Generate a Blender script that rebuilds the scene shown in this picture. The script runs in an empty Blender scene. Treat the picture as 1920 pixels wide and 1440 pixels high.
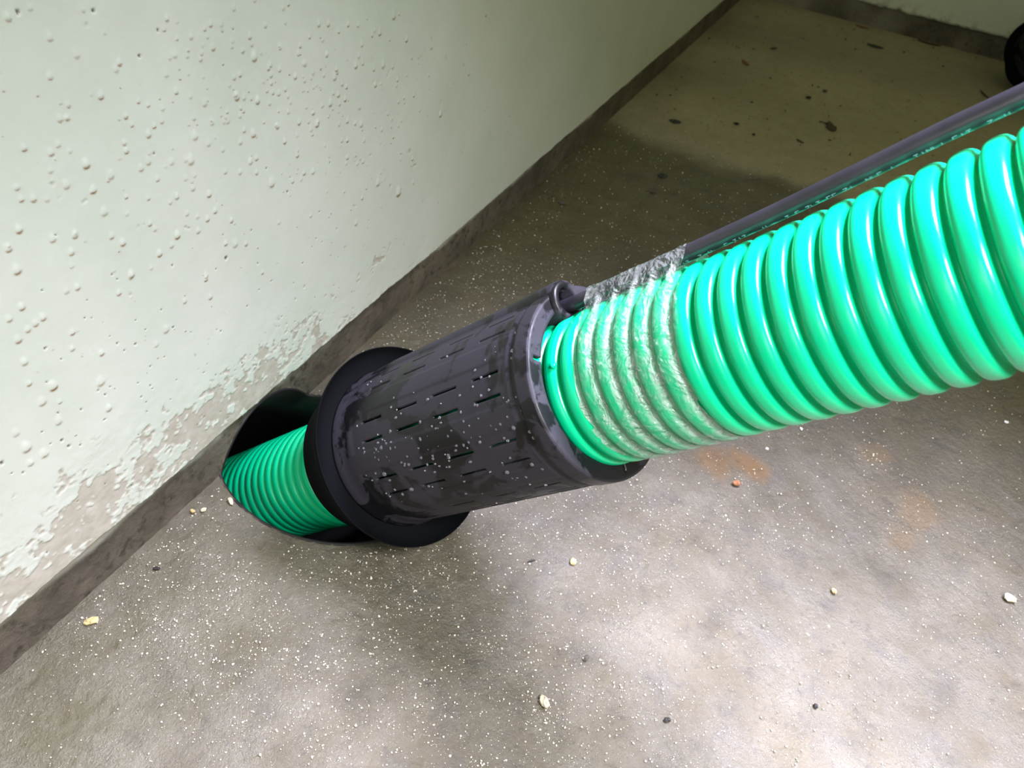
import bpy, math, random
import numpy as np
from mathutils import Matrix, Vector

random.seed(7)
rng = np.random.default_rng(11)
scene = bpy.context.scene
COL = scene.collection

# ------------------------------------------------------------------ camera
S = 0.62                                   # camera height above the floor, metres
cam_d = bpy.data.cameras.new('camera')
cam = bpy.data.objects.new('camera', cam_d)
COL.objects.link(cam)
cam.matrix_world = Matrix(((0.88124775, -0.38867659, 0.26894779, 0.6819075 * S),
                           (0.46005027, 0.5748179, -0.67671126, 0.0),
                           (0.10842582, 0.72007978, 0.68536775, 1.0 * S),
                           (0, 0, 0, 1)))
cam_d.sensor_width = 36.0
cam_d.lens = 27.0
cam_d.clip_start = 0.01
cam_d.dof.use_dof = True
cam_d.dof.focus_distance = 0.56
cam_d.dof.aperture_fstop = 13.0
scene.camera = cam

# ------------------------------------------------------------------ world, lights, exposure
world = bpy.data.worlds.new('world')
scene.world = world
world.use_nodes = True
bg = world.node_tree.nodes['Background']
bg.inputs['Color'].default_value = (0.90, 0.87, 0.50, 1)
bg.inputs['Strength'].default_value = .33

def area(name, loc, target, size, size_y, power, color, spread=180):
    d = bpy.data.lights.new(name, 'AREA')
    d.shape = 'RECTANGLE'
    d.size, d.size_y, d.energy, d.color = size, size_y, power, color
    d.spread = math.radians(spread)
    o = bpy.data.objects.new(name, d)
    COL.objects.link(o)
    o.location = loc
    o.rotation_euler = (Vector(target) - Vector(loc)).to_track_quat('-Z', 'Y').to_euler()
    return o

area('daylight_doorway', (0.35, -1.20, 0.95), (0.40, 0.45, 0.3), 0.8, 0.8, 4.0, (0.97, 0.96, 1.0), 150)
area('added_fill_light', (0.96, 0.02, 1.18), (0.66, 0.16, 0.0), 0.34, 0.34, 10, (0.93, 0.92, 1.0), 88)  # added fill beside the camera, brightens pipe, wall and near floor
area('light_well_above', (0.86, 0.80, 1.60), (0.72, 0.10, 0.0), 0.9, 0.6, 23, (0.78, 0.77, 1.0), 44)

vs = scene.view_settings
vs.view_transform = 'Standard'
vs.look = 'None'
vs.exposure = 0.22
vs.gamma = 1.0
vs.use_curve_mapping = False

# ------------------------------------------------------------------ helpers
def tag(o, label=None, cat=None, group=None, kind=None):
    if label: o['label'] = label
    if cat: o['category'] = cat
    if group: o['group'] = group
    if kind: o['kind'] = kind
    return o

def mesh_obj(name, verts, faces, mat=None, parent=None, smooth=True, attrs=None):
    me = bpy.data.meshes.new(name)
    verts = np.asarray(verts, dtype=np.float32).reshape(-1, 3)
    if isinstance(faces, np.ndarray):
        n, k = faces.shape
        me.vertices.add(len(verts))
        me.vertices.foreach_set('co', verts.ravel())
        me.loops.add(n * k)
        me.loops.foreach_set('vertex_index', faces.astype(np.int32).ravel())
        me.polygons.add(n)
        me.polygons.foreach_set('loop_start', np.arange(0, n * k, k, dtype=np.int32))
        me.polygons.foreach_set('loop_total', np.full(n, k, dtype=np.int32))
        me.update(calc_edges=True)
    else:
        me.from_pydata([tuple(map(float, v)) for v in verts], [], faces)
    me.validate()
    if smooth:
        me.polygons.foreach_set('use_smooth', np.ones(len(me.polygons), dtype=bool))
    for k, a in (attrs or {}).items():
        at = me.attributes.new(k, 'FLOAT', 'POINT')
        at.data.foreach_set('value', np.asarray(a, dtype=np.float32).ravel())
    me.update()
    o = bpy.data.objects.new(name, me)
    COL.objects.link(o)
    if mat: me.materials.append(mat)
    if parent: o.parent = parent
    return o

def empty(name, loc=(0, 0, 0)):
    o = bpy.data.objects.new(name, None)
    COL.objects.link(o)
    o.location = loc
    o.empty_display_size = 0.02
    return o

def grid_faces(nu, nv, wrap_v=False):
    """quads of a nu x nv vertex grid (index = iu*nv+iv)"""
    iu = np.arange(nu - 1)[:, None]
    iv = np.arange(nv if wrap_v else nv - 1)[None, :]
    jv = (iv + 1) % nv
    a = iu * nv + iv; b = iu * nv + jv; c = (iu + 1) * nv + jv; d = (iu + 1) * nv + iv
    return np.stack([a, b, c, d], -1).reshape(-1, 4)

def vnoise(x, y, seed=0):
    """smooth value noise in -1..1"""
    r = np.random.default_rng(1000 + seed).uniform(-1, 1, (256, 256))
    xi = np.floor(x).astype(int); yi = np.floor(y).astype(int)
    fx = x - xi; fy = y - yi
    fx = fx * fx * (3 - 2 * fx); fy = fy * fy * (3 - 2 * fy)
    a = r[xi % 256, yi % 256]; b = r[(xi + 1) % 256, yi % 256]
    c = r[xi % 256, (yi + 1) % 256]; d = r[(xi + 1) % 256, (yi + 1) % 256]
    return (a * (1 - fx) + b * fx) * (1 - fy) + (c * (1 - fx) + d * fx) * fy

def fbm(x, y, scale, octv=4, seed=0, gain=0.5):
    t = 0; amp = 1; n = 0; f = 1.0 / scale
    for i in range(octv):
        t = t + amp * vnoise(x * f + 17.3 * i, y * f + 9.1 * i, seed + i)
        n += amp; amp *= gain; f *= 2.03
    return t / n

def sstep(a, b, x):
    t = np.clip((x - a) / (b - a), 0, 1)
    return t * t * (3 - 2 * t)

# ------------------------------------------------------------------ material helpers
class NT:
    def __init__(self, name):
        self.m = bpy.data.materials.new(name)
        self.m.use_nodes = True
        self.t = self.m.node_tree
        self.b = self.t.nodes['Principled BSDF']
        self.out = self.t.nodes['Material Output']
    def n(self, typ, **kw):
        nd = self.t.nodes.new(typ)
        for k, v in kw.items():
            if hasattr(nd, k) and k not in nd.inputs: setattr(nd, k, v)
            else: nd.inputs[k].default_value = v
        return nd
    def l(self, a, b): self.t.links.new(a, b)
    def coord(self):
        return self.n('ShaderNodeTexCoord').outputs['Object']
    def noise(self, scale, detail=4, rough=0.55, vec=None, dist=0.0):
        nd = self.n('ShaderNodeTexNoise', Scale=scale, Detail=detail, Roughness=rough, Distortion=dist)
        self.l(vec if vec is not None else self.coord(), nd.inputs['Vector'])
        return nd.outputs['Fac']
    def ramp(self, fac, p0, p1, c0=(0, 0, 0, 1), c1=(1, 1, 1, 1)):
        nd = self.n('ShaderNodeValToRGB')
        e = nd.color_ramp.elements
        e[0].position, e[1].position = p0, p1
        e[0].color, e[1].color = c0, c1
        self.l(fac, nd.inputs['Fac'])
        return nd.outputs['Color']
    def mix(self, fac, a, b, mode='MIX'):
        nd = self.n('ShaderNodeMix', data_type='RGBA', blend_type=mode)
        for sock, v in ((nd.inputs['Factor'], fac), (nd.inputs['A'] if False else nd.inputs[6], a), (nd.inputs[7], b)):
            if isinstance(v, (int, float)): sock.default_value = v
            elif isinstance(v, tuple): sock.default_value = v if len(v) == 4 else v + (1,)
            else: self.l(v, sock)
        return nd.outputs[2]
    def attr(self, name):
        return self.n('ShaderNodeAttribute', attribute_name=name).outputs['Fac']
    def math(self, op, a, b=0.0, clamp=False):
        nd = self.n('ShaderNodeMath', operation=op, use_clamp=clamp)
        for i, v in enumerate((a, b)):
            if isinstance(v, (int, float)): nd.inputs[i].default_value = v
            else: self.l(v, nd.inputs[i])
        return nd.outputs[0]
    def bump(self, h, strength, dist):
        nd = self.n('ShaderNodeBump', Strength=strength, Distance=dist)
        self.l(h, nd.inputs['Height'])
        self.l(nd.outputs['Normal'], self.b.inputs['Normal'])
        return nd
    def set(self, **kw):
        for k, v in kw.items():
            s = self.b.inputs[k.replace('_', ' ')]
            if isinstance(v, (int, float)): s.default_value = v
            elif isinstance(v, tuple): s.default_value = v if len(v) == 4 else v + (1,)
            else: self.l(v, s)
        return self

def simple(name, col, rough=0.5, var=0.0, vscale=60.0, bump=0.0, spec=0.5, coat=0.0):
    t = NT(name)
    if var:
        f = t.noise(vscale, 4)
        t.set(Base_Color=t.mix(t.ramp(f, 0.3, 0.7), tuple(c * (1 - var) for c in col), tuple(min(1, c * (1 + var)) for c in col)))
    else:
        t.set(Base_Color=col)
    t.set(Roughness=rough)
    t.b.inputs['Specular IOR Level'].default_value = spec
    t.b.inputs['Coat Weight'].default_value = coat
    t.b.inputs['Coat Roughness'].default_value = 0.12
    if bump: t.bump(t.noise(vscale * 4, 4), bump, 0.001)
    return t.m

# painted plaster
t = NT('painted_plaster')
f1 = t.noise(9, 5); f2 = t.noise(70, 5, 0.6)
c = t.mix(t.ramp(f1, 0.35, 0.7), (0.52, 0.56, 0.475), (0.575, 0.605, 0.525))
c = t.mix(t.math('MULTIPLY', t.ramp(f2, 0.55, 0.8), 0.25), c, (0.52, 0.53, 0.42))
c = t.mix(t.attr('peel'), c, t.mix(t.ramp(f2, 0.3, 0.75), (0.33, 0.29, 0.22), (0.47, 0.43, 0.36)))
c = t.mix(t.math('MULTIPLY', t.attr('ochre'), 1.0, True), c, (0.27, 0.165, 0.085))  # blister undersides: dirt brown with the shade under the lip put in
c = t.mix(t.attr('speck'), c, (0.10, 0.085, 0.05))
t.set(Base_Color=c, Roughness=t.math('ADD', 0.5, t.math('MULTIPLY', t.attr('peel'), 0.3)))
t.bump(t.noise(220, 5, 0.6), 0.09, 0.0012)
M_WALL = t.m

# bare concrete strip
t = NT('bare_concrete')
f1 = t.noise(14, 6, 0.65); f2 = t.noise(90, 6, 0.7); f3 = t.noise(6, 3)
c = t.mix(t.ramp(f1, 0.3, 0.7), (0.045, 0.037, 0.024), (0.125, 0.104, 0.074))
c = t.mix(t.ramp(f2, 0.52, 0.66), c, (0.035, 0.028, 0.016))
c = t.mix(t.attr('crust'), c, (0.42, 0.41, 0.34))
t.set(Base_Color=c, Roughness=0.75)
t.bump(t.noise(160, 6, 0.7), 0.6, 0.002)
M_STRIP = t.m

# floor concrete
t = NT('wet_concrete')
f1 = t.noise(8, 6, 0.6); f2 = t.noise(120, 6, 0.7); f3 = t.noise(30, 5, 0.6)
c = t.mix(t.ramp(f1, 0.3, 0.7), (0.054, 0.044, 0.022), (0.096, 0.079, 0.045))
c = t.mix(t.math('MULTIPLY', t.ramp(f3, 0.50, 0.66), 0.6), c, (0.040, 0.033, 0.020))
c = t.mix(t.attr('dry'), c, t.mix(t.ramp(f3, 0.25, 0.75), (0.345, 0.315, 0.190), (0.440, 0.405, 0.270)))
c = t.mix(t.math('MULTIPLY', t.attr('rust'), 0.9), c, (0.15, 0.080, 0.024))
c = t.mix(t.math('MULTIPLY', t.ramp(f2, 0.58, 0.66), 0.6), c, (0.030, 0.023, 0.012))
c = t.mix(t.math('MULTIPLY', t.attr('olive_shade'), 0.6), c, (0.075, 0.068, 0.020))  # olive tone of the shaded floor by the wall, put into the colour
t.set(Base_Color=c, Roughness=t.math('ADD', t.math('ADD', 0.36, t.math('MULTIPLY', t.attr('dry'), 0.35)), t.math('MULTIPLY', f2, 0.14)))
t.b.inputs['Specular IOR Level'].default_value = 0.5
wetn = t.ramp(t.noise(17, 5, 0.65), 0.30, 0.62, (0.22, 0.22, 0.22, 1), (1, 1, 1, 1))
t.set(Coat_Weight=t.math('MULTIPLY', t.math('SUBTRACT', 1.0, t.math('MAXIMUM', t.attr('dry'), t.math('MULTIPLY', t.attr('rust'), 0.8)), True), wetn))
t.b.inputs['Coat Roughness'].default_value = 0.25
t.b.inputs['Coat IOR'].default_value = 1.68
t.bump(t.math('ADD', t.noise(420, 5, 0.7), t.math('MULTIPLY', t.noise(140, 4, 0.6), 1.2)), 0.85, 0.0020)
cb = t.n('ShaderNodeBump', Strength=0.62, Distance=0.0016)
t.l(t.math('ADD', t.noise(650, 4, 0.7), t.math('MULTIPLY', t.noise(210, 4, 0.65), 1.3)), cb.inputs['Height'])
t.l(cb.outputs['Normal'], t.b.inputs['Coat Normal'])
M_FLOOR = t.m

# green plastic
t = NT('green_plastic')
f = t.noise(35, 4)
t.set(Base_Color=t.mix(t.ramp(f, 0.35, 0.7), (0.0, 0.52, 0.225), (0.002, 0.56, 0.25)), Roughness=0.19)
t.b.inputs['Specular IOR Level'].default_value = 0.42
t.b.inputs['Subsurface Weight'].default_value = 0.0
t.bump(t.noise(90, 3), 0.05, 0.002)
M_GREEN = t.m

# black wet plastic of the seal
t = NT('black_seal_plastic')
w = t.ramp(t.noise(26, 5, 0.6, dist=0.6), 0.50, 0.545)
f = t.noise(300, 4, 0.6)
c = t.mix(w, (0.026, 0.0238, 0.032), (0.005, 0.0048, 0.0062))
c = t.mix(t.math('MULTIPLY', t.ramp(f, 0.5, 0.75), 0.25), c, (0.010, 0.010, 0.012))
t.set(Base_Color=c, Roughness=t.math('SUBTRACT', 0.60, t.math('MULTIPLY', w, 0.22)))
t.b.inputs['Specular IOR Level'].default_value = 0.32
t.bump(t.noise(160, 4), 0.12, 0.001)
M_SEAL = t.m
M_FLANGE = simple('black_flange_rubber', (0.003, 0.0036, 0.0042), 0.8, spec=0.05)
M_LINER = simple('black_liner_plastic', (0.016, 0.014, 0.014), 0.5, var=0.3, vscale=40, bump=0.15, spec=0.3)
M_LIGHT_STOP = simple('dark_light_stop', (0.012, 0.010, 0.008), 0.9, var=0.4, vscale=60, bump=0.6)  # for the unseen cap that closes the hole against light
M_CABLE = simple('black_cable_jacket', (0.022, 0.020, 0.029), 0.34, var=0.25, vscale=50, bump=0.08, spec=0.8)
M_PRINT = simple('pale_cable_print', (0.22, 0.42, 0.46), 0.5)

# water drops
t = NT('water_drop')
t.set(Base_Color=(0.85, 0.85, 0.92), Roughness=0.08)
t.b.inputs['Transmission Weight'].default_value = 0.90
t.b.inputs['IOR'].default_value = 1.33
M_WATER = t.m

# clear tape: clear film, milky where it bridges the grooves
t = NT('clear_tape_film')
tr = t.n('ShaderNodeBsdfTransparent')
tr.inputs['Color'].default_value = (0.95, 0.97, 0.96, 1)
mx = t.n('ShaderNodeMixShader')
cl = t.ramp(t.noise(60, 5, 0.65, dist=0.8), 0.40, 0.72)
fac = t.math('ADD', t.math('MULTIPLY', t.attr('gap'), 0.36), t.math('MULTIPLY', cl, 0.24), True)
fac = t.math('ADD', fac, 0.05, True)
t.l(fac, mx.inputs['Fac'])
t.l(tr.outputs[0], mx.inputs[1]); t.l(t.b.outputs[0], mx.inputs[2])
t.set(Base_Color=(0.46, 0.49, 0.46), Roughness=0.12)
t.b.inputs['Specular IOR Level'].default_value = 1.0
t.b.inputs['Coat Weight'].default_value = 1.0
t.b.inputs['Coat Roughness'].default_value = 0.04
t.bump(t.math('ADD', t.noise(150, 3, 0.55, dist=1.0), t.math('MULTIPLY', t.noise(48, 3, 0.6, dist=1.2), 3.0)), 0.9, 0.004)
t.l(mx.outputs[0], t.out.inputs['Surface'])
M_TAPE = t.m

M_SAND = simple('pale_sand', (0.64, 0.59, 0.47), 0.25, var=0.35, vscale=25, coat=0.4)

# ------------------------------------------------------------------ shared geometry facts (metres)
L_BACK = 3.8668 * S                 # back wall
H_STRIP = 0.0856 * S                # height of the bare strip under the paint
STRIP_X = -0.004                    # strip sits a little behind the plaster face

HOLE_EL = math.radians(50.0)        # core hole, drilled slanting down towards the wall
HU = np.array([math.cos(HOLE_EL), 0, math.sin(HOLE_EL)])
HA = np.array([0.121 * S, 0.645 * S, 0.0])
HR = 0.148 * S

def hole_f(P):
    d = P - HA
    d = d - (d @ HU)[..., None] * HU
    return np.linalg.norm(d, axis=-1) - HR

def cut_hole(P, faces, plane_axes, off=0.0015):
    """remove the faces inside the core hole and pull the edge on to it"""
    f = hole_f(P) + off
    ins = f < 0
    fin = ins[faces]
    keep = ~fin.all(1)
    faces = faces[keep]
    mixed = np.unique(faces[fin[keep].any(1)].ravel())
    mv = mixed[ins[mixed]]
    for _ in range(6):
        q = P[mv]
        f0 = hole_f(q) + off
        g = np.zeros_like(q)
        for ax in plane_axes:
            e = np.zeros(3); e[ax] = 1e-5
            g[:, ax] = (hole_f(q + e) + off - f0) / 1e-5
        gg = (g * g).sum(1)[:, None] + 1e-9
        P[mv] = q - f0[:, None] * g / gg
    used = np.unique(faces.ravel())
    remap = -np.ones(len(P), int); remap[used] = np.arange(len(used))
    return P[used], remap[faces], used

def spaced(a, b, step, end, grow=1.06):
    v = list(np.arange(a, b, step))
    st = step
    while v[-1] < end:
        st *= grow
        v.append(min(v[-1] + st, end))
    return np.array(v)

# ------------------------------------------------------------------ floor
xs = spaced(-0.012, 0.95, 0.0028, 2.2, 1.12)
ys = spaced(-0.15, 1.05, 0.0028, L_BACK + 0.012, 1.03)
ys = np.r_[np.linspace(-1.2, -0.16, 30), ys]
X, Y = np.meshgrid(xs, ys, indexing='ij')
P = np.stack([X, Y, np.zeros_like(X)], -1).reshape(-1, 3)
x, y = P[:, 0], P[:, 1]
# brushed, pitted cement: ridges across the sweep of the broom
u = 0.80 * x + 0.60 * y; v = -0.60 * x + 0.80 * y
hgt = 0.00016 * fbm(u, v * 2.2, 0.030, 3, 3) + 0.00062 * fbm(u * 1.9, v, 0.0062, 2, 9, 0.7)
pit = np.clip(fbm(x, y, 0.009, 2, 21) - 0.40, 0, 1)
hgt -= 0.0036 * pit
near = np.clip(1.25 - 0.75 * np.clip(y - 0.5, 0, 1), 0.35, 1.25)
hgt *= near * 0.8
P[:, 2] = hgt - 0.0008
rag = 0.0016 * fbm(x, y, 0.012, 3, 31)
faces = grid_faces(len(xs), len(ys))
dry = sstep(-0.03, 0.05, y - 1.335 + 0.05 * fbm(x, y, 0.18, 4, 41) + 0.02 * fbm(x, y, 0.03, 3, 43) - 0.10 * np.clip(0.12 - x, 0, 1))
dry = np.clip(dry * (0.78 + 0.3 * fbm(x, y, 0.35, 3, 47)), 0, 1)
rust = np.zeros_like(x)
for (rx, ry, rr, k) in ((0.458, 0.646, 0.028, 0.9), (0.425, 0.628, 0.03, 0.7), (0.584, 0.747, 0.02, 0.4), (0.640, 0.690, 0.035, 0.45), (0.628, 0.635, 0.02, 0.3)):
    d = np.hypot(x - rx, y - ry) + 0.018 * fbm(x, y, 0.03, 3, 51)
    rust = np.maximum(rust, k * (1 - sstep(0.3 * rr, rr, d)))
olive_shade = np.clip(1.1 - x / 0.24, 0, 1) * np.clip(0.7 + 0.9 * fbm(x, y, 0.12, 3, 61), 0, 1) * (1 - 0.6 * dry)  # painted shade: strongest at the wall, fading outward
P, faces, used = cut_hole(P, faces, (0, 1), 0.001)
floor = mesh_obj('floor', P, faces[:, ::-1], M_FLOOR, attrs=dict(dry=dry[used], rust=rust[used], olive_shade=olive_shade[used]))
tag(floor, kind='structure')

def floor_z(px, py):
    return 0.0

# blisters and pits in the paint: (y mm, z mm, size in tenths of a mm)
BLISTERS=[(286,435,25),(387,409,22),(400,411,19),(366,401,18),(381,398,20),(396,401,16),(405,397,25),(423,393,19),(433,387,20),(442,395,25),(444,379,37),(458,367,24),(481,406,24),(482,395,17),(522,384,29),(534,381,26),(494,368,23),(501,358,32),(488,351,25),(421,371,23),(279,415,22),(308,394,26),(302,397,14),(285,396,18),(366,378,23),(341,377,18),(334,382,18),(352,371,21),(389,362,29),(421,356,33),(442,346,31),(277,390,22),(282,389,21),(322,376,21),(325,369,18),(349,363,23),(342,362,21),(336,358,27),(377,355,19),(393,346,23),(375,342,35),(386,332,24),(399,322,23),(433,322,34),(418,321,27),(461,318,25),(468,302,25),(477,338,18),(488,312,29),(511,302,37),(503,300,26),(539,335,34),(531,314,34),(574,296,32),(576,278,32),(250,382,22),(265,373,23),(271,376,20),(285,357,32),(316,354,22),(324,338,27),(331,340,28),(350,332,28),(344,331,16),(367,326,40),(368,314,23),(300,343,33),(261,363,20),(238,362,22),(268,350,29),(259,357,17),(285,339,27),(335,325,22),(359,315,22),(364,305,29),(348,305,26),(398,304,23),(413,297,24),(426,301,31),(433,301,24),(431,289,21),(447,272,43),(473,263,26),(489,264,26),(501,260,30),(482,284,26),(238,354,20),(245,351,23),(253,347,19),(288,321,33),(304,312,20),(324,315,20),(307,324,18),(378,293,27),(381,277,24),(354,288,24),(363,281,23),(372,274,25),(396,261,24),(320,296,22),(323,290,22),(230,337,28),(263,316,27),(248,321,29),(288,302,24),(295,293,28),(220,329,28),(257,306,27),(254,297,22),(322,269,29),(334,270,26),(341,275,33),(361,269,27),(396,238,39),(386,244,24),(408,232,25),(220,313,34),(295,266,32),(312,262,19),(360,227,28),(450,232,22),(562,175,34),(493,218,23),(422,194,22),(570,336,31),(561,374,23),(575,370,23),(580,352,27),(523,374,18),(520,316,26),(507,314,26),(549,326,23),(543,318,27),(294,265,29),(245,282,25),(253,280,25),(281,258,26),(214,288,27),(224,273,27),(218,272,25),(212,271,24),(204,268,30),(239,250,25),(235,238,23),(254,220,26),(202,250,28),(311,203,37),(299,196,28),(246,197,42),(213,219,40),(202,213,37),(245,170,34),(199,233,22),(360,205,29),(334,217,25),(359,224,25),(207,189,35),(180,186,44),(189,171,39),(178,172,30),(213,204,20),(178,203,32),(204,285,24),(631,364,37),(653,337,29),(613,324,41),(629,318,29),(771,280,29),(785,264,29),(725,236,42),(675,314,17),(600,309,28),(636,297,25),(608,355,32),(624,345,20),(816,322,29),(908,171,28),(908,148,22),(602,204,43),(641,175,58),(671,174,28),(697,289,22),(628,265,25),(645,257,22)]
PITS=[(272,452,23),(318,442,20),(343,409,22),(361,420,18),(427,404,11),(384,231,31),(337,344,14),(443,288,14),(465,256,18),(331,254,13),(476,174,20),(506,216,14),(522,172,14),(280,275,12),(316,298,11),(230,292,12),(257,267,10),(251,255,10),(262,243,10),(312,223,12),(318,201,17),(282,209,17),(268,220,18),(218,251,17),(272,210,14),(303,180,14),(210,226,14),(242,192,14),(252,188,12),(246,184,15),(204,172,24),(207,163,24),(215,157,18),(196,176,15),(162,188,26),(171,169,15),(194,190,12),(264,229,10),(283,269,10),(403,96,13),(357,118,10)]

# ------------------------------------------------------------------ left wall: painted plaster with blisters
ys = spaced(0.06, 0.86, 0.00095, L_BACK + 0.01, 1.05)
ys = np.r_[np.linspace(-1.2, 0.05, 40), ys]
zs = spaced(0.0, 0.42, 0.00095, 1.2, 1.09)
Y, Z = np.meshgrid(ys, zs, indexing='ij')
zb = H_STRIP + 0.0016 * fbm(Y, Y * 0, 0.02, 4, 71) + 0.0016 * fbm(Y, Y * 0, 0.15, 3, 73)
Zw = zb + Z
disp = 0.00022 * fbm(Y, Zw, 0.03, 4, 81)
ochre = np.zeros_like(Y); speck = np.zeros_like(Y)
def stamp(cy, cz, r, fn):
    i0, i1 = np.searchsorted(ys, [cy - 2.2 * r, cy + 2.2 * r])
    zz = zs + H_STRIP
    j0, j1 = np.searchsorted(zz, [cz - 2.8 * r, cz + 3.2 * r])
    if i1 - i0 < 2 or j1 - j0 < 2: return
    sl = (slice(i0, i1), slice(j0, j1))
    fn(sl, (Y[sl] - cy) / r, (Zw[sl] - cz) / r)
def blister(sl, a, b):
    # sagging blister: long soft top, tight drooping lower lip
    b2 = np.where(b > 0, b / 2.0, b / 0.85)
    d = np.hypot(a * (1.0 + 0.0 * a), b2)
    k = random.uniform(0.6, 1.25)
    h = (1 - sstep(0.25, 1.0, d)) * k
    disp[sl] += h * 0.16 * blister.r
    lip = np.exp(-((np.hypot(a * 1.05, b / 0.95) - 0.72) / 0.30) ** 2) * np.clip(-b * 1.5 - 0.1, 0, 1)  # crescent mask: brown dirt tint plus painted shade below the blister
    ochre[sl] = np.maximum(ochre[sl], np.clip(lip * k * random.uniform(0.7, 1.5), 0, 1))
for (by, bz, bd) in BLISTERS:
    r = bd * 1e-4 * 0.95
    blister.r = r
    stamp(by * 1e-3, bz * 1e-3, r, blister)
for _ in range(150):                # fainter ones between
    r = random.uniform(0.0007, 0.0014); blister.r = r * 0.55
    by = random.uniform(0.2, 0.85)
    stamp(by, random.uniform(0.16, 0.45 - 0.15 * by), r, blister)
def pitfn(sl, a, b):
    d = np.hypot(a, b * 0.8) + 0.25 * vnoise(a * 2 + 50, b * 2 + 50, 5)
    m = 1 - sstep(0.6, 1.0, d)
    disp[sl] -= m * 0.0012
    speck[sl] = np.maximum(speck[sl], m * 0.85)
for (by, bz, bd) in PITS:
    stamp(by * 1e-3, bz * 1e-3, bd * 1e-4 * 0.52, pitfn)
for _ in range(170):
    by = abs(random.gauss(0.34, 0.17)) + 0.1
    bz = H_STRIP + abs(random.gauss(0.06, 0.09))
    stamp(by, bz, random.uniform(0.0003, 0.0008), pitfn)
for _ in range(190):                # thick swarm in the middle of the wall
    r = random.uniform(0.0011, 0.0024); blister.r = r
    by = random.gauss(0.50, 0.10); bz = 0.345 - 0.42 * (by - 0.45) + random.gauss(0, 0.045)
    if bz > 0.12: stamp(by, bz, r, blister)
# flaking, stained foot of the wall
n1 = fbm(Y, Zw, 0.05, 5, 91); n2 = fbm(Y, Zw, 0.012, 4, 97); n3 = fbm(Y, Zw, 0.16, 3, 99); n4 = fbm(Y, Zw, 0.005, 3, 103)
zone = (1 - sstep(0.02, 0.115, Z + 0.02 * n1)) * (1 - 0.75 * sstep(0.36, 0.62, Y)) * (1 - sstep(0.62, 0.95, Y)) * sstep(0.0, 0.15, Y)
zone = np.maximum(zone, 0.9 * np.exp(-(((Y - 0.235) / 0.10) ** 2 + ((Zw - 0.105) / 0.05) ** 2)))
peel = sstep(-0.02, 0.26, n1 * 0.5 + n2 * 0.6 + n4 * 0.45 + zone * 0.85 - 0.60 + 0.25 * n3)
disp -= 0.0007 * peel
disp += zone * 0.0005 * n2
foot = np.exp(-Z / 0.004)
disp += foot * 0.0006 * fbm(Y, Zw, 0.008, 3, 101)
P = np.stack([disp, Y, Zw], -1)
lip = np.stack([np.full(len(ys), -0.02), ys, P[:, 0, 2] + 0.001], -1)[:, None, :]
mid = np.stack([np.full(len(ys), -0.002), ys, P[:, 0, 2] - 0.0004], -1)[:, None, :]
P = np.concatenate([lip, mid, P], 1)
ext = lambda a: np.concatenate([a[:, :1], a[:, :1], a], 1)
peel = np.clip(peel * 0.85, 0, 1)
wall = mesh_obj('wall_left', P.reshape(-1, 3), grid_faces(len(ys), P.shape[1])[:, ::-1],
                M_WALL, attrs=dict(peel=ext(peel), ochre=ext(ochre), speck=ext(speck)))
tag(wall, kind='structure')

# ------------------------------------------------------------------ bare strips under the paint
ys = spaced(0.0, 1.2, 0.0022, L_BACK + 0.01, 1.04)
ys = np.r_[np.linspace(-1.2, -0.01, 60), ys]
zs = np.linspace(-0.004, H_STRIP + 0.006, 30)
Y, Z = np.meshgrid(ys, zs, indexing='ij')
Xs = STRIP_X + 0.0007 * fbm(Y, Z, 0.02, 4, 111) + 0.0004 * fbm(Y, Z, 0.006, 3, 113)
crust = np.clip(sstep(H_STRIP - 0.012, H_STRIP - 0.003, Z + 0.006 * fbm(Y, Z, 0.05, 3, 117)) * sstep(-0.15, 0.35, fbm(Y, Z, 0.06, 4, 119)), 0, 1) * 0.8
Xs += 0.001 * crust
P = np.stack([Xs, Y, Z], -1).reshape(-1, 3)
P, faces, used = cut_hole(P, grid_faces(len(ys), len(zs))[:, ::-1], (1, 2), 0.001)
tag(mesh_obj('baseboard_left', P, faces, M_STRIP, attrs=dict(crust=crust.ravel()[used])), kind='structure')

xs = np.arange(-0.01, 2.2, 0.006)
zs = np.linspace(-0.004, H_STRIP + 0.006, 16)
X, Z = np.meshgrid(xs, zs, indexing='ij')
Yb = L_BACK + 0.004 + 0.001 * fbm(X, Z, 0.03, 4, 121)
crust = np.clip(0.3 + fbm(X, Z, 0.12, 3, 127), 0, 1) * 0.5
tag(mesh_obj('baseboard_back', np.stack([X, Yb, Z], -1).reshape(-1, 3), grid_faces(len(xs), len(zs))[:, ::-1], M_STRIP,
             attrs=dict(crust=crust.ravel())), kind='structure')

zs = spaced(0.0, 0.3, 0.006, 1.2, 1.1)
X, Z = np.meshgrid(xs, zs, indexing='ij')
Zw = H_STRIP + 0.003 * fbm(X, X * 0, 0.03, 4, 131) + Z
Yb = L_BACK + 0.0005 * fbm(X, Zw, 0.05, 3, 133)
spk = np.clip(np.exp(-Z / 0.01) * (fbm(X, Zw, 0.012, 3, 137) > 0.22), 0, 1) * 0.8
P = np.stack([X, Yb, Zw], -1)
lip = np.stack([xs, np.full(len(xs), L_BACK + 0.02), P[:, 0, 2] + 0.001], -1)[:, None, :]
P = np.concatenate([lip, P], 1)
ext = lambda a: np.concatenate([a[:, :1], a], 1)
tag(mesh_obj('wall_back', P.reshape(-1, 3), grid_faces(len(xs), P.shape[1])[:, ::-1], M_WALL,
             attrs=dict(peel=ext(X * 0), ochre=ext(X * 0), speck=ext(spk))), kind='structure')

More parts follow.
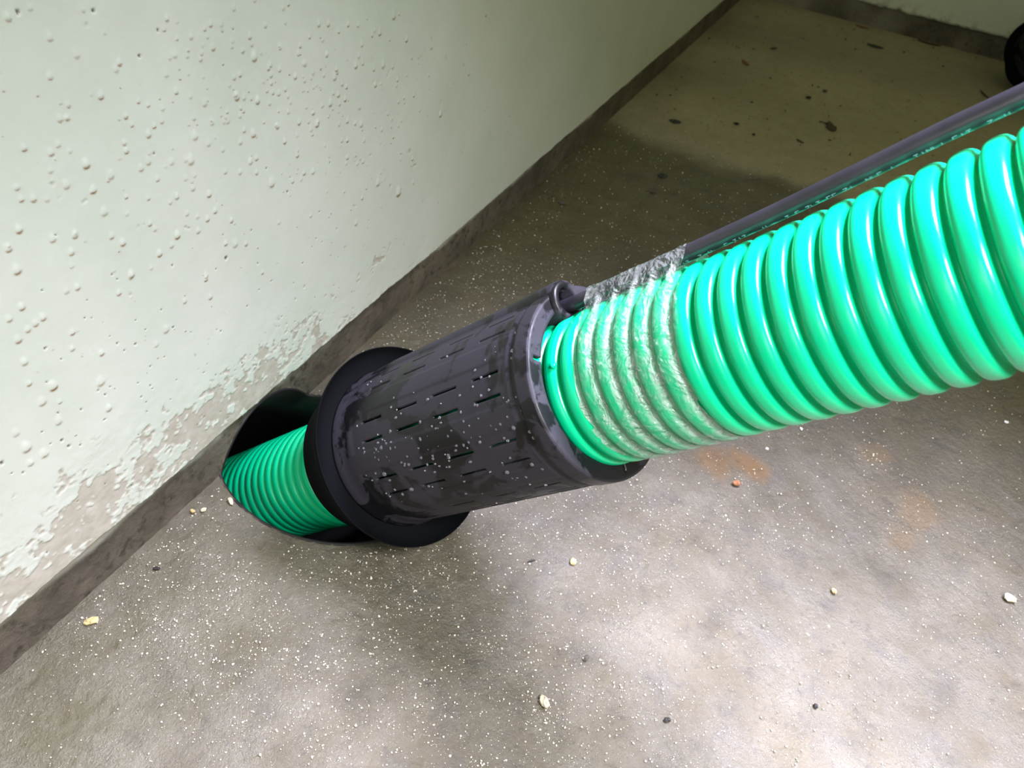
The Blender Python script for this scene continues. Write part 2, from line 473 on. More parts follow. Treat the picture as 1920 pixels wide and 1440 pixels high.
# ------------------------------------------------------------------ liner of the core hole
NT_ = 128
th = np.linspace(0, 2 * np.pi, NT_, endpoint=False)
e1h = np.array([0, 1.0, 0]); e2h = np.cross(HU, e1h)
def hole_ring(r):
    return HA + r * (np.cos(th)[:, None] * e1h + np.sin(th)[:, None] * e2h)
Ro = hole_ring(HR)
top = np.maximum(-Ro[:, 2] / HU[2], (STRIP_X - Ro[:, 0]) / HU[0]) - 0.001
rows = []
for k, fr in enumerate((0.0, 0.15, 0.4, 0.7, 1.0)):
    s = top * (1 - fr) + (-0.50) * fr
    rows.append(Ro + s[:, None] * HU)
Ri = hole_ring(HR - 0.003)
inner = [Ri + (top * (1 - fr) + (-0.50) * fr)[:, None] * HU for fr in (1.0, 0.7, 0.4, 0.15, 0.0)]
Pn = np.concatenate(rows + inner)
liner_root = empty('hole_liner', tuple(HA))
tag(liner_root, 'black plastic lining of the slanted round hole at the foot of the wall', 'pipe liner')
mesh_obj('liner_tube', Pn - HA, np.r_[grid_faces(10, NT_, True), np.array([[9 * NT_ + i, 9 * NT_ + (i + 1) % NT_, (i + 1) % NT_, i] for i in range(NT_)])], M_LINER, liner_root)
cap = np.r_[[HA - 0.495 * HU], Ri - 0.495 * HU] - HA
mesh_obj('light_stop_cap', cap, [(0, 1 + i, 1 + (i + 1) % NT_) for i in range(NT_)], M_LIGHT_STOP, liner_root, smooth=False)  # unseen cap added so no world light leaks in from below

# ------------------------------------------------------------------ the pipe axis frame
EL, AZ = 0.806, -0.009
PU = np.array([math.cos(AZ) * math.cos(EL), math.sin(AZ) * math.cos(EL), math.sin(EL)])
E1 = np.cross([0, 0, 1], PU); E1 /= np.linalg.norm(E1)
E2 = np.cross(PU, E1)
PA = np.array([0.147, 0.642, 0.0]) * S            # where the axis crosses the floor
def frame_matrix(origin):
    m = Matrix.Identity(4)
    for i in range(3):
        m[i][0], m[i][1], m[i][2], m[i][3] = E1[i], E2[i], PU[i], origin[i]
    return m
def revolve(profile, nseg=96, closed=False):
    """profile [(s, r)] in units of S, local axis = z"""
    a = np.linspace(0, 2 * np.pi, nseg, endpoint=False)
    pr = np.array(profile, float) * S
    V = np.stack([pr[:, 1:2] * np.cos(a), pr[:, 1:2] * np.sin(a), np.repeat(pr[:, 0:1], nseg, 1)], -1).reshape(-1, 3)
    Fq = grid_faces(len(pr), nseg, True)
    if closed:
        n = len(pr) - 1
        Fq = np.r_[Fq, np.array([[n * nseg + i, n * nseg + (i + 1) % nseg, (i + 1) % nseg, i] for i in range(nseg)])]
    return V, Fq

# ------------------------------------------------------------------ green corrugated pipe
PITCH = 0.0238
CREST, VALLEY = 0.0905, 0.0800
prof = []
s = -0.46; n = 16
while s < 1.46:
    ph = ((s - 0.7334) / PITCH) % 1.0
    d = min(ph, 1 - ph) * 2            # 0 crest .. 1 valley
    ge = lambda q: math.sqrt(max(0.0, 1 - (q / 0.90) ** 3.0))
    g = ge(d) if d < 0.74 else ge(0.74) * (1 - float(sstep(0.74, 0.93, np.float64(d))))
    prof.append((s, VALLEY + (CREST - VALLEY) * float(g)))
    s += PITCH / n
Vp, Fp = revolve(prof, 96)
pipe_root = empty('corrugated_pipe')
pipe_root.matrix_world = frame_matrix(PA)
tag(pipe_root, 'bright green corrugated plastic pipe slanting up out of the floor hole', 'pipe')
pipe = mesh_obj('pipe_wall', Vp, Fp, M_GREEN, pipe_root)
# little moulding nubs on the seam
def blob(c, r, nu=6, nv=8, jit=0.15, flat=1.0, sd=0):
    rr = np.random.default_rng(sd)
    V = [(0, 0, 1)]
    for i in range(1, nu):
        a = math.pi * i / nu
        for j in range(nv):
            b = 2 * math.pi * j / nv
            V.append((math.sin(a) * math.cos(b), math.sin(a) * math.sin(b), math.cos(a)))
    V.append((0, 0, -1))
    V = np.array(V); V *= (1 + rr.uniform(-jit, jit, (len(V), 1)))
    V[:, 2] *= flat
    Fc = [(0, 1 + j, 1 + (j + 1) % nv) for j in range(nv)]
    for i in range(nu - 2):
        for j in range(nv):
            a = 1 + i * nv + j; b = 1 + i * nv + (j + 1) % nv
            Fc.append((a, a + nv, b + nv, b))
    last = len(V) - 1; o = 1 + (nu - 2) * nv
    Fc += [(o + (j + 1) % nv, o + j, last) for j in range(nv)]
    return V * r + np.asarray(c), Fc
for (ss, thd, rr) in ((0.5735, 130, 0.0040), (0.7340, -107, 0.0032)):
    a = math.radians(thd)
    V, Fc = blob((0.0895 * S * math.cos(a), 0.0895 * S * math.sin(a), ss * S), rr * S, 5, 8, 0.2, 1.0, int(thd) + 200)
    mesh_obj('moulding_nub', V, Fc, M_GREEN, pipe_root)

# ------------------------------------------------------------------ black pipe seal: flange, slotted sleeve, end ring, cable eyelet
SO = PA + E2 * 0.008 * S
def build_seal(name, origin_m, label, detail=True, lobe=True):
    root = empty(name)
    root.matrix_world = origin_m
    tag(root, label, 'pipe seal')
    # flange: shallow cup with a lip, its back tapering into the hole
    fl = [(0.098, 0.0945), (0.098, 0.1135), (0.112, 0.1150), (0.150, 0.127), (0.178, 0.142), (0.1915, 0.1482), (0.1965, 0.1492),
          (0.1975, 0.1485), (0.1960, 0.1474), (0.190, 0.144), (0.184, 0.134), (0.182, 0.124), (0.183, 0.108), (0.183, 0.0945)]
    V, Fq = revolve(fl, 128, True)
    mesh_obj('flange', V, Fq, M_FLANGE, root)
    # sleeve body with slots
    nth = 432; 
    ss = np.r_[np.linspace(0.183, 0.20, 6), np.arange(0.205, 0.534, 0.0042), np.linspace(0.536, 0.566, 12)]
    slots = [(0.251, 0.294), (0.3265, 0.3705), (0.4005, 0.4455), (0.474, 0.5175)]
    ss = np.unique(np.r_[ss, np.array(slots).ravel(), np.array(slots).ravel() + 0.0006])
    a = np.linspace(0, 2 * np.pi, nth, endpoint=False)
    SS, AA = np.meshgrid(ss, a, indexing='ij')
    deg = np.degrees(AA)
    r = np.full_like(SS, 0.1135)
    r -= 0.004 * (1 - sstep(0.183, 0.207, SS)) * -1.0          # foot swells into the flange
    loc = (deg - 138.2 + 20.4) % 40.0 - 20.0                   # nine panels round the sleeve
    panel = (1 - sstep(12.5, 14.0, np.abs(loc))) * sstep(0.222, 0.228, SS) * (1 - sstep(0.527, 0.533, SS))
    r -= 0.0012 * panel
    r -= 0.0022 * sstep(0.533, 0.5355, SS) * (1 - sstep(0.5415, 0.544, SS))   # groove behind the collar
    r += 0.0018 * sstep(0.5415, 0.545, SS)
    r -= 0.0007 * sstep(0.5635, 0.566, SS)
    V = np.stack([r * np.cos(AA), r * np.sin(AA), SS], -1).reshape(-1, 3) * S
    Fq = grid_faces(len(ss), nth, True)
    sc = (ss[:-1] + ss[1:]) / 2
    degc = np.degrees(a) + 180.0 / nth
    loc = (degc - 138.2 + 20.0) % 40.0 - 20.0
    row = np.zeros(len(sc), bool)
    for s0, s1 in slots: row |= (sc > s0) & (sc < s1 + 0.0005)
    colm = np.zeros(nth, bool)
    for cdeg in (-6.9, 6.9): colm |= np.abs(loc - cdeg) < 0.85
    holes = (row[:, None] & colm[None, :]).ravel()
    if lobe:
        ex, ey = 0.0985 * math.cos(math.radians(74.2)), 0.0985 * math.sin(math.radians(74.2))
        inb = np.hypot(0.1135 * np.cos(np.radians(degc)) - ex, 0.1135 * np.sin(np.radians(degc)) - ey) < 0.0165
        holes |= ((sc > 0.518)[:, None] & inb[None, :]).ravel()
    body = mesh_obj('sleeve_body', V, Fq[~holes], M_SEAL, root)
    md = body.modifiers.new('thick', 'SOLIDIFY'); md.thickness = 0.0032; md.offset = -1
    # end ring with radial slits
    nth = 360
    rs = np.array([0.0945, 0.0975, 0.100, 0.103, 0.106, 0.110, 0.1147])
    a = np.linspace(0, 2 * np.pi, nth, endpoint=False)
    RR, AA = np.meshgrid(rs, a, indexing='ij')
    zz = 0.5660 + 0.0004 * sstep(0.1147, 0.110, RR)
    V = np.stack([RR * np.cos(AA), RR * np.sin(AA), zz], -1).reshape(-1, 3) * S
    Fq = grid_faces(len(rs), nth, True)
    slit = np.zeros(nth, bool)
    for cdeg in (129.6, 241.6, 5.0): slit |= np.abs(((np.degrees(a) + 0.5 - cdeg + 180) % 360) - 180) < 1.1
    rr = (rs[:-1] + rs[1:]) / 2
    holes = ((rr < 0.1062)[:, None] & slit[None, :]).ravel()
    if lobe:
        ac = a + math.pi / nth
        cx_ = rr[:, None] * np.cos(ac)[None, :] - ex; cy_ = rr[:, None] * np.sin(ac)[None, :] - ey
        holes |= (np.hypot(cx_, cy_) < 0.0160).ravel()
    ring = mesh_obj('end_ring', V, Fq[~holes][:, ::-1], M_SEAL, root, smooth=False)
    md = ring.modifiers.new('thick', 'SOLIDIFY'); md.thickness = 0.004; md.offset = -1
    if lobe:
        al = math.radians(74.2); rc = 0.0985
        Vl, Fl = revolve([(0.200, 0.012), (0.205, 0.0185), (0.25, 0.0205), (0.50, 0.0225), (0.548, 0.0245), (0.566, 0.0250), (0.5715, 0.0240), (0.5735, 0.0215),
                          (0.5735, 0.0165), (0.570, 0.0145), (0.520, 0.0135), (0.515, 0.001)], 48)
        Vl = Vl + np.array([rc * math.cos(al), rc * math.sin(al), 0]) * S
        mesh_obj('cable_eyelet', Vl, Fl, M_SEAL, root)
    return root
seal = build_seal('pipe_seal', frame_matrix(SO), 'black slotted wall seal with flange around the green pipe, wet with drops')

# water drops sitting on the sleeve (too small to pick apart: one part)
Vd, Fd = [], []
def drop_at(s_, deg_, rad, hgt=0.7):
    a = math.radians(deg_)
    base = np.array([0.1131 * S * math.cos(a), 0.1131 * S * math.sin(a), s_ * S])
    nn = np.array([math.cos(a), math.sin(a), 0]); tt = np.array([-math.sin(a), math.cos(a), 0]); zz = np.array([0, 0, 1.0])
    V, Fc = blob((0, 0, 0), 1.0, 6, 10, 0.06, 1.0, len(Vd))
    W = base + rad * (V[:, :1] * tt * random.uniform(0.8, 1.2) + V[:, 1:2] * zz * random.uniform(0.9, 1.4) + V[:, 2:3] * nn * hgt)
    o = sum(len(q) for q in Vd)
    Vd.append(W); Fd.extend([tuple(i + o for i in f) for f in Fc])
for _ in range(170):
    s_ = random.uniform(0.23, 0.53) if random.random() < 0.8 else random.uniform(0.54, 0.562)
    d_ = random.gauss(158, 22)
    drop_at(s_, d_, random.uniform(0.0006, 0.0013) * (1.5 if random.random() < 0.12 else 1))
dr = mesh_obj('water_drops', np.concatenate(Vd), Fd, M_WATER, [c_ for c_ in seal.children if c_.name.startswith('sleeve_body')][0])
tag(dr, 'small clear water drops on the black sleeve', kind='stuff')

# ------------------------------------------------------------------ black cable beside the pipe
cp = [(0.515, 0.1010, 74.2), (0.545, 0.1010, 73.8), (0.584, 0.1002, 72.8), (0.63, 0.0998, 72.7), (0.6666, 0.0998, 72.7), (0.7335, 0.1016, 72.9), (0.8255, 0.1034, 73.0),
      (0.9045, 0.1063, 73.3), (0.972, 0.1092, 73.6), (1.018, 0.1100, 73.6), (1.10, 0.112, 73.7), (1.25, 0.116, 74.0), (1.42, 0.122, 74.0)]
pts = np.array([(r * math.cos(math.radians(d)), r * math.sin(math.radians(d)), s_) for s_, r, d in cp]) * S
def catmull(pts, n=10):
    out = []
    q = np.r_[[2 * pts[0] - pts[1]], pts, [2 * pts[-1] - pts[-2]]]
    for i in range(1, len(q) - 2):
        for k in range(n):
            tt = k / n
            out.append(0.5 * ((2 * q[i]) + (-q[i - 1] + q[i + 1]) * tt + (2 * q[i - 1] - 5 * q[i] + 4 * q[i + 1] - q[i + 2]) * tt ** 2 + (-q[i - 1] + 3 * q[i] - 3 * q[i + 1] + q[i + 2]) * tt ** 3))
    out.append(q[-2])
    return np.array(out)
path = catmull(pts, 10)
CR = 0.0086 * S
ang = np.linspace(0, 2 * np.pi, 28, endpoint=False)
rings = []
for i, c in enumerate(path):
    tn = path[min(i + 1, len(path) - 1)] - path[max(i - 1, 0)]; tn /= np.linalg.norm(tn)
    rad = np.array([c[0], c[1], 0]); rad -= tn * (rad @ tn); rad /= np.linalg.norm(rad)
    bi = np.cross(tn, rad)
    rings.append(c + CR * (np.cos(ang)[:, None] * rad + np.sin(ang)[:, None] * bi))
cab_root = empty('cable')
cab_root.matrix_world = frame_matrix(PA)
tag(cab_root, 'thin black round cable taped along the green pipe, with pale printing', 'cable')
jacket = mesh_obj('cable_jacket', np.concatenate(rings), grid_faces(len(path), 28, True), M_CABLE, cab_root)
# print on the jacket: worn pale characters, one behind the other
GL = {'T': [((0, 1), (1, 1)), ((.5, 0), (.5, 1))], 'C': [((1, 1), (0, 1)), ((0, 1), (0, 0)), ((0, 0), (1, 0))], 'L': [((0, 1), (0, 0)), ((0, 0), (1, 0))],
      'Z': [((0, 1), (1, 1)), ((1, 1), (0, 0)), ((0, 0), (1, 0))], 'I': [((.5, 0), (.5, 1))], 'N': [((0, 0), (0, 1)), ((0, 1), (1, 0)), ((1, 0), (1, 1))], '-': [((0, .5), (1, .5))]}
clen = np.r_[0, np.cumsum(np.linalg.norm(np.diff(path, axis=0), axis=1))]
def on_cable(q, phi):
    i = int(np.clip(np.searchsorted(clen, q) - 1, 0, len(path) - 2)); f = (q - clen[i]) / (clen[i + 1] - clen[i])
    c = path[i] * (1 - f) + path[i + 1] * f
    tn = path[i + 1] - path[i]; tn /= np.linalg.norm(tn)
    rad = np.array([c[0], c[1], 0]); rad -= tn * (rad @ tn); rad /= np.linalg.norm(rad)
    bi = np.cross(tn, rad)
    return c + (CR + 0.00012) * (math.cos(phi) * rad + math.sin(phi) * bi)
Vt, Ft = [], []
def stroke(q0, f0, q1, f1, w):
    d = np.array([q1 - q0, (f1 - f0) * CR]); n_ = np.array([-d[1], d[0]]) / (np.linalg.norm(d) + 1e-9) * w / 2
    o = len(Vt)
    k = 4
    for i in range(k + 1):
        t_ = i / k
        for sg in (1, -1):
            Vt.append(on_cable(q0 + d[0] * t_ + sg * n_[0], f0 + (d[1] * t_ + sg * n_[1]) / CR))
    for i in range(k):
        Ft.append((o + 2 * i, o + 2 * i + 1, o + 2 * i + 3, o + 2 * i + 2))
q = (0.70 - 0.515) * S
seq = 'LI CIT  Z-IL  C TIZ   IL-  T C ZLT CC ZI  NLC I-  TIN'
F0, F1 = math.radians(166), math.radians(138)
for i, ch in enumerate(seq * 2):
    adv = 0.0030
    if ch in GL:
        wch = 0.0022
        for (a0, b0), (a1, b1) in GL[ch]:
            stroke(q + a0 * wch, F0 + (F1 - F0) * b0, q + a1 * wch, F0 + (F1 - F0) * b1, 0.00055)
    q += adv
    if q > clen[-1] - 0.02: break
mesh_obj('cable_print', np.array(Vt), Ft, M_PRINT, jacket, smooth=False)

# ------------------------------------------------------------------ clear tape round pipe and cable
def hull(pts):
    pts = sorted(map(tuple, pts))
    def half(p):
        h = []
        for q in p:
            while len(h) > 1 and (h[-1][0] - h[-2][0]) * (q[1] - h[-2][1]) - (h[-1][1] - h[-2][1]) * (q[0] - h[-2][0]) <= 0: h.pop()
            h.append(q)
        return h[:-1]
    return np.array(half(pts) + half(pts[::-1]))
aa = np.linspace(0, 2 * np.pi, 240, endpoint=False)
ca = math.radians(72.7)
cc = np.array([0.1000 * math.cos(ca), 0.1000 * math.sin(ca)])
hp = hull(np.r_[np.stack([0.0912 * np.cos(aa), 0.0912 * np.sin(aa)], 1), cc + 0.0100 * np.stack([np.cos(aa), np.sin(aa)], 1)])
hp = np.r_[hp, hp[:1]]
hl_ = np.r_[0, np.cumsum(np.linalg.norm(np.diff(hp, axis=0), axis=1))]
NA, NS = 420, 110
tt = np.linspace(0, hl_[-1], NA, endpoint=False)
hx = np.interp(tt, hl_, hp[:, 0]); hy = np.interp(tt, hl_, hp[:, 1])
s_lo = 0.600 + 0.004 * vnoise(tt * 30, tt * 0, 3) + 0.001 * vnoise(tt * 150, tt * 0, 4)
s_hi = 0.729 + 0.005 * vnoise(tt * 22, tt * 0, 5) + 0.0015 * vnoise(tt * 160, tt * 0, 6)
fr = np.linspace(0, 1, NS)[:, None]
SS = s_lo[None, :] * (1 - fr) + s_hi[None, :] * fr
ph = ((SS - 0.7334) / PITCH) % 1.0
d = np.minimum(ph, 1 - ph) * 2
wr = fbm(SS, np.repeat(tt[None, :], NS, 0) * 0.6, 0.02, 4, 141)
fold = np.exp(-(((wr - 0.08) / 0.035) ** 2))
far_cable = np.hypot(hx - cc[0], hy - cc[1])[None, :] > 0.02
sag = np.where(far_cable, sstep(0.3, 1.0, d) * 0.0030, 0.0)
dr_ = 0.0004 + 0.0006 * np.clip(wr, -0.6, 1) + 0.0011 * fold - sag
rr = np.hypot(hx, hy)[None, :]
k = 1 + np.maximum(dr_, np.where(far_cable & (d > 0.5), -0.0035, 0.0002)) / rr
V = np.stack([hx[None, :] * k, hy[None, :] * k, SS], -1) * S
gap = np.clip(sstep(0.35, 0.75, d) + 0.5 * fold, 0, 1)
gap = np.where(far_cable, gap, 0.30 + 0.7 * np.clip(wr, 0, 1))
tape = mesh_obj('clear_tape', V.reshape(-1, 3), grid_faces(NS, NA, True), M_TAPE, attrs=dict(gap=gap))
tape.matrix_world = frame_matrix(PA)
tag(tape, 'crinkled clear tape band binding the cable to the green pipe', 'tape')

# ------------------------------------------------------------------ a second black seal at the back wall
bu = np.array([0, -0.692, 0.7215]); bu /= np.linalg.norm(bu)
b1 = np.array([1.0, 0, 0]); b2 = np.cross(bu, b1)
m2 = Matrix.Identity(4)
bo = np.array([0.742, L_BACK - 0.147 * S, 0.0]) + bu * 0.0
for i in range(3):
    m2[i][0], m2[i][1], m2[i][2], m2[i][3] = b1[i], b2[i], bu[i], bo[i]
seal2 = build_seal('pipe_seal', m2, 'black flanged wall seal standing in the corner of back wall and floor', lobe=False)
plug = revolve([(0.15, 0.0945), (0.30, 0.0945), (0.30, 0.001)], 64)
mesh_obj('blank_plug', plug[0], plug[1], M_LINER, seal2)

# ------------------------------------------------------------------ sand lying on the floor: nobody could count it
N = 36000
gx = np.abs(rng.normal(0.1, 0.42, N)); gy = 0.02 + rng.gamma(2.2, 0.24, N)
cl = fbm(gx, gy, 0.10, 3, 151)
keep = (gx < 1.0) & (gy < 1.42) & (cl > rng.uniform(-0.7, 0.5, N)) & (gx > 0.003)
gx, gy = gx[keep], gy[keep]
hf = hole_f(np.stack([gx, gy, 0 * gx], -1))
ok = hf > 0.004
gx, gy = gx[ok], gy[ok]
n = len(gx)
gr = 0.00026 + 0.0009 * rng.random(n) ** 3.2 + 0.0004 * (rng.random(n) < 0.02)
octv = np.array([(1, 0, 0), (-1, 0, 0), (0, 1, 0), (0, -1, 0), (0, 0, 1), (0, 0, -1)], float)
octf = np.array([(0, 2, 4), (2, 1, 4), (1, 3, 4), (3, 0, 4), (2, 0, 5), (1, 2, 5), (3, 1, 5), (0, 3, 5)])
az = rng.uniform(0, 6.28, n)
sc = rng.uniform(0.6, 1.4, (n, 6, 3))
V = octv[None] * sc * gr[:, None, None]
ca_, sa_ = np.cos(az)[:, None], np.sin(az)[:, None]
Vx = V[:, :, 0] * ca_ - V[:, :, 1] * sa_ + gx[:, None]
Vy = V[:, :, 0] * sa_ + V[:, :, 1] * ca_ + gy[:, None]
Vz = V[:, :, 2] + 0.00015
Fs = (octf[None] + 6 * np.arange(n)[:, None, None]).reshape(-1, 3)
sand = mesh_obj('sand_grains', np.stack([Vx, Vy, Vz], -1).reshape(-1, 3), Fs, M_SAND, smooth=False)
tag(sand, 'pale sand grains scattered over the wet concrete floor', 'sand', kind='stuff')

# tiny dark crumbs, mostly on the dry floor: also past counting
n = 200
kx = rng.uniform(0.01, 0.9, n); ky = rng.uniform(1.44, 2.38, n)
ok = hole_f(np.stack([kx, ky, 0 * kx], -1)) > 0.01
kx, ky = kx[ok], ky[ok]; n = len(kx)
kr = 0.0006 + 0.0022 * rng.random(n) ** 3 + 0.0006 * (ky > 1.2)
V = octv[None] * rng.uniform(0.5, 1.6, (n, 6, 3)) * kr[:, None, None]
V[:, :, 2] *= 0.5
V += np.stack([kx, ky, kr * 0.35], -1)[:, None, :]
crumbs = mesh_obj('dirt_crumbs', V.reshape(-1, 3), (octf[None] + 6 * np.arange(n)[:, None, None]).reshape(-1, 3),
                  simple('dark_crumb', (0.02, 0.016, 0.01), 0.8, 0.5, 200), smooth=False)
tag(crumbs, 'fine dark dirt crumbs sprinkled over the concrete floor', 'dirt', kind='stuff')

# ------------------------------------------------------------------ loose bits on the floor, each its own thing
MC = {}
def mat_of(key, col, rough=0.7):
    if key not in MC: MC[key] = simple(key, col, rough, 0.35, 300, 0.3)
    return MC[key]
def pebble(name, xy, dims, colkey, col, label, cat, rot=0.0, jit=0.22, sd=1, group=None, rough=0.7):
    V, Fc = blob((0, 0, 0), 1.0, 6, 9, jit, 1.0, sd)
    V = V * np.array(dims) / 2
    V[:, 2] -= V[:, 2].min() + 0.0006
    o = mesh_obj(name, V, Fc, mat_of(colkey, col, rough), smooth=False)
    o.location = (xy[0], xy[1], 0.0); o.rotation_euler = (0, 0, rot)
    tag(o, label, cat, group)
    return o
RED, CREAM, OCH, DARK, GREENB, WHITE = (0.30, 0.12, 0.05), (0.52, 0.45, 0.31), (0.45, 0.34, 0.15), (0.012, 0.011, 0.008), (0.016, 0.024, 0.018), (0.75, 0.74, 0.70)
mm = 0.001
pebble('pebble', (.455, .610), (9*mm, 7*mm, 5*mm), 'red_stone', RED, 'reddish brown pebble in the rusty stain below the green pipe', 'pebble', 0.5, sd=3)
pebble('pebble', (.378, .289), (7*mm, 11*mm, 7*mm), 'cream_stone', CREAM, 'largest cream pebble on the brightly lit floor', 'pebble', 0.9, sd=4)
pebble('pebble', (.734, .617), (12*mm, 9*mm, 6*mm), 'cream_stone', CREAM, 'broad cream pebble lying alone far out from the wall', 'pebble', 0.2, sd=5)
pebble('pebble', (.343, .426), (6*mm, 8*mm, 4*mm), 'ochre_stone', OCH, 'small ochre pebble in front of the black flange', 'pebble', 0.2, sd=6)
pebble('stone_chip', (.028, .312), (9*mm, 4.5*mm, 4*mm), 'cream_stone', CREAM, 'cream stone chip on the very rim of the hole', 'stone chip', -0.5, sd=7)
pebble('stone_chip', (.007, .284), (5*mm, 4*mm, 4*mm), 'ochre_stone', OCH, 'ochre stone chip tight against the bare strip of the wall', 'stone chip', 0.3, sd=8)
pebble('stone_chip', (.014, .291), (5.5*mm, 3.5*mm, 3.5*mm), 'cream_stone', CREAM, 'cream stone chip between the hole and the ochre chip', 'stone chip', 1.3, sd=9)
pebble('pebble', (.575, .530), (5*mm, 6*mm, 4*mm), 'ochre_stone', OCH, 'small ochre pebble beyond the rusty stain, away from the wall', 'pebble', 0.4, sd=10)
pebble('mortar_crumb', (.018, .158), (11*mm, 7*mm, 3*mm), 'ochre_stone', OCH, 'flat ochre mortar crumb near the wall, away from the hole', 'mortar crumb', 0.8, 0.35, sd=11)
pebble('grit_speck', (.582, .405), (4*mm, 4*mm, 3*mm), 'dark_grit', DARK, 'black grit speck on the brightest floor, farther from the wall', 'grit', 0, sd=12)
pebble('grit_speck', (.473, .328), (6*mm, 4*mm, 3*mm), 'dark_grit', DARK, 'black grit speck beside the largest cream pebble', 'grit', 0.6, sd=13)
pebble('grit_sliver', (.308, .406), (9*mm, 2.2*mm, 2*mm), 'dark_grit', DARK, 'thin black sliver on the floor in front of the flange', 'grit', 0.9, sd=14)
pebble('grit_speck', (.393, .343), (6*mm, 4*mm, 3.5*mm), 'brown_grit', (0.06, 0.05, 0.04), 'dark brown grit speck between sliver and largest cream pebble', 'grit', 1.4, sd=15)
pebble('quartz_grain', (.500, .736), (4*mm, 4*mm, 3*mm), 'white_quartz', WHITE, 'white quartz grain just under the green pipe', 'stone grain', 0, sd=16, rough=0.3)
pebble('quartz_grain', (.725, .898), (6*mm, 4*mm, 3*mm), 'white_quartz', WHITE, 'white quartz grain farthest from both hole and wall', 'stone grain', 0.3, sd=17, rough=0.3)
pebble('quartz_grain', (.472, .681), (4*mm, 3.5*mm, 3*mm), 'white_quartz', WHITE, 'white quartz grain below the clear tape band', 'stone grain', 0.3, sd=18, rough=0.3)
pebble('dirt_crumb', (.025, .222), (6*mm, 3.5*mm, 3*mm), 'dark_grit', DARK, 'black dirt crumb near the wall between hole and mortar crumb', 'dirt', 0.7, sd=19)
pebble('dirt_crumb', (.156, 1.219), (17*mm, 14*mm, 4*mm), 'green_black_dirt', GREENB, 'greenish black dirt lump at the edge of the wet patch', 'dirt', 0.4, 0.4, sd=20)
pebble('dirt_crumb', (.160, 1.157), (18*mm, 12*mm, 3*mm), 'brown_grit', (0.06, 0.05, 0.04), 'flat brown dirt smear beside the greenish black lump', 'dirt', 0.9, 0.4, sd=21)
pebble('dirt_crumb', (.054, 1.026), (12*mm, 8*mm, 4*mm), 'brown_grit', (0.06, 0.05, 0.04), 'brown dirt crumb on the wet floor close to the bare strip', 'dirt', 0.2, 0.35, sd=22)

def flake(name, xy, lx, ly, colkey, col, label, cat, rot, sd, curl=0.15, stem=False, lobes=0.25, group=None):
    """thin curled leaf scrap: outline with a raised middle rib, closed underside"""
    r_ = np.random.default_rng(sd)
    nseg = 14
    top_, bot_ = [], []
    root = None
    V = []; Fc = []
    for side in (1, 0):
        for j in range(3):
            for i in range(nseg):
                tt_ = i / (nseg - 1)
                w = math.sin(math.pi * min(1, max(0.04, tt_ * 0.94 + 0.03))) ** 0.8
                w *= 1 + (r_.uniform(-lobes, lobes) if j != 1 and side else 0)
                yy = (j - 1) * w * ly / 2
                zz = 0.0012 + curl * lx * (tt_ - 0.5) ** 2 + (0.0015 if j == 1 else curl * ly * 0.5) + (0.0007 if side else 0)
                if not side: yy = V[j * nseg + i][1]
                V.append(((tt_ - 0.5) * lx, yy, zz))
    n3 = 3 * nseg
    for side in (0, 1):
        o = side * n3
        for j in range(2):
            for i in range(nseg - 1):
                q_ = (o + j * nseg + i, o + j * nseg + i + 1, o + (j + 1) * nseg + i + 1, o + (j + 1) * nseg + i)
                Fc.append(q_ if side == 0 else q_[::-1])
    rim = [i for i in range(nseg)] + [nseg * 2 - 1] + [2 * nseg + i for i in range(nseg - 1, -1, -1)] + [nseg]
    for a_, b_ in zip(rim, rim[1:] + rim[:1]): Fc.append((a_, a_ + n3, b_ + n3, b_))
    V = np.array(V); V[:, 2] -= V[:, 2].min() + 0.0002
    mt = mat_of(colkey, col)
    if stem:
        root = empty(name, (xy[0], xy[1], 0.0)); root.rotation_euler = (0, 0, rot)
        mesh_obj('leaf_blade', V, Fc, mt, root, smooth=False)
        pth = np.array([(-0.2 * lx, -0.2 * ly, 0.002), (-0.3 * lx, -0.55 * ly, 0.0018), (-0.36 * lx, -0.95 * ly, 0.0012)])
        a8 = np.linspace(0, 2 * np.pi, 6, endpoint=False)
        rg = np.concatenate([p_ + 0.0011 * np.stack([np.cos(a8), 0 * a8, np.sin(a8)], 1) for p_ in pth])
        mesh_obj('leaf_stem', rg, grid_faces(3, 6, True), mt, root)
        tag(root, label, cat, group); return root
    o = mesh_obj(name, V, Fc, mt, smooth=False)
    o.location = (xy[0], xy[1], 0.0); o.rotation_euler = (0, 0, rot)
    return tag(o, label, cat, group)
LEAF, LRED = (0.045, 0.028, 0.012), (0.16, 0.07, 0.03)
flake('dry_leaf', (.371, 1.646), 0.044, 0.022, 'brown_leaf', LEAF, 'dark brown dry leaf with a short stem on the dry floor', 'leaf', -1.2, 31, stem=True)
flake('leaf_scrap', (.103, 1.446), 0.024, 0.017, 'green_black_dirt', GREENB, 'greenish black leaf scrap nearest the left wall on dry floor', 'leaf', 0.2, 32)
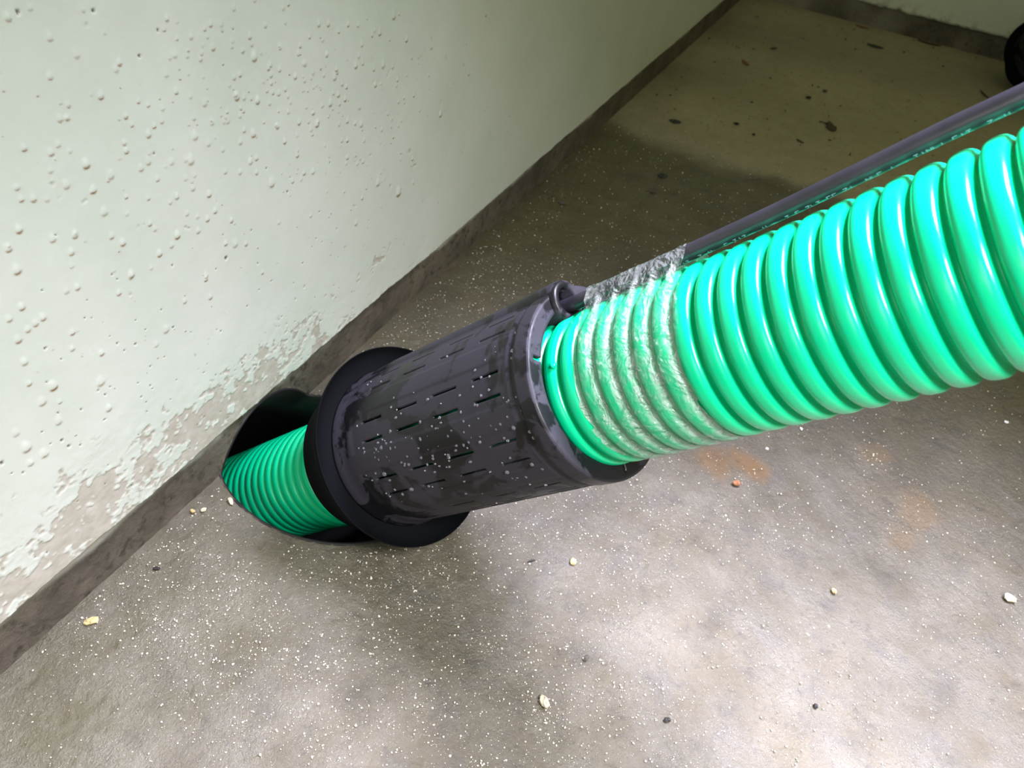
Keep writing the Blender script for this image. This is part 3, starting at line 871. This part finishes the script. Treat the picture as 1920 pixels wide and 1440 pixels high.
flake('leaf_scrap', (.378, 2.239), 0.042, 0.022, 'green_black_dirt', GREENB, 'greenish black leaf scrap in front of the back wall', 'leaf', -0.1, 33)
flake('leaf_scrap', (.497, 2.385), 0.060, 0.016, 'brown_leaf', LEAF, 'long brown leaf scrap against the foot of the back wall', 'leaf', 0.0, 34)
flake('leaf_scrap', (.325, 2.375), 0.036, 0.014, 'red_leaf', LRED, 'reddish leaf scrap against the foot of the back wall', 'leaf', -0.1, 35)
flake('leaf_scrap', (.134, 1.865), 0.032, 0.013, 'red_leaf', LRED, 'small reddish leaf scrap lying out on the dry floor', 'leaf', -0.9, 36)
flake('leaf_scrap', (.165, 2.013), 0.022, 0.008, 'dark_grit', DARK, 'narrow black leaf scrap near the room corner', 'leaf', 1.0, 37)
pebble('dirt_speck', (.302, 1.764), (11*mm, 10*mm, 4*mm), 'dark_grit', DARK, 'round black dirt speck beyond the dry leaf', 'dirt', 0, 0.3, sd=41)
pebble('dirt_speck', (.325, 1.829), (9*mm, 12*mm, 4*mm), 'brown_grit', (0.06, 0.05, 0.04), 'brown dirt speck behind the round black speck', 'dirt', 0, 0.4, sd=42)
pebble('dirt_speck', (.207, 1.520), (10*mm, 8*mm, 4*mm), 'dark_grit', DARK, 'black dirt speck between the left wall and the dry leaf', 'dirt', 0, 0.3, sd=43)
pebble('dirt_speck', (.248, 1.496), (6*mm, 6*mm, 3*mm), 'dark_grit', DARK, 'tiny black dirt speck nearer the wet patch than the dry leaf', 'dirt', 0, 0.3, sd=44)
flake('leaf_scrap', (.332, 1.532), 0.018, 0.007, 'brown_leaf', LEAF, 'small curled brown leaf scrap between dry leaf and wet patch', 'leaf', -0.5, 38)
flake('twig_bit', (.649, 2.098), 0.045, 0.008, 'brown_leaf', LEAF, 'thin dark twig bit on the floor near the second seal', 'twig', -1.1, 39)
pebble('dirt_speck', (.545, 1.411), (11*mm, 9*mm, 4*mm), 'dark_grit', DARK, 'black dirt speck seen in the gap between cable and green pipe', 'dirt', 0, 0.3, sd=45)
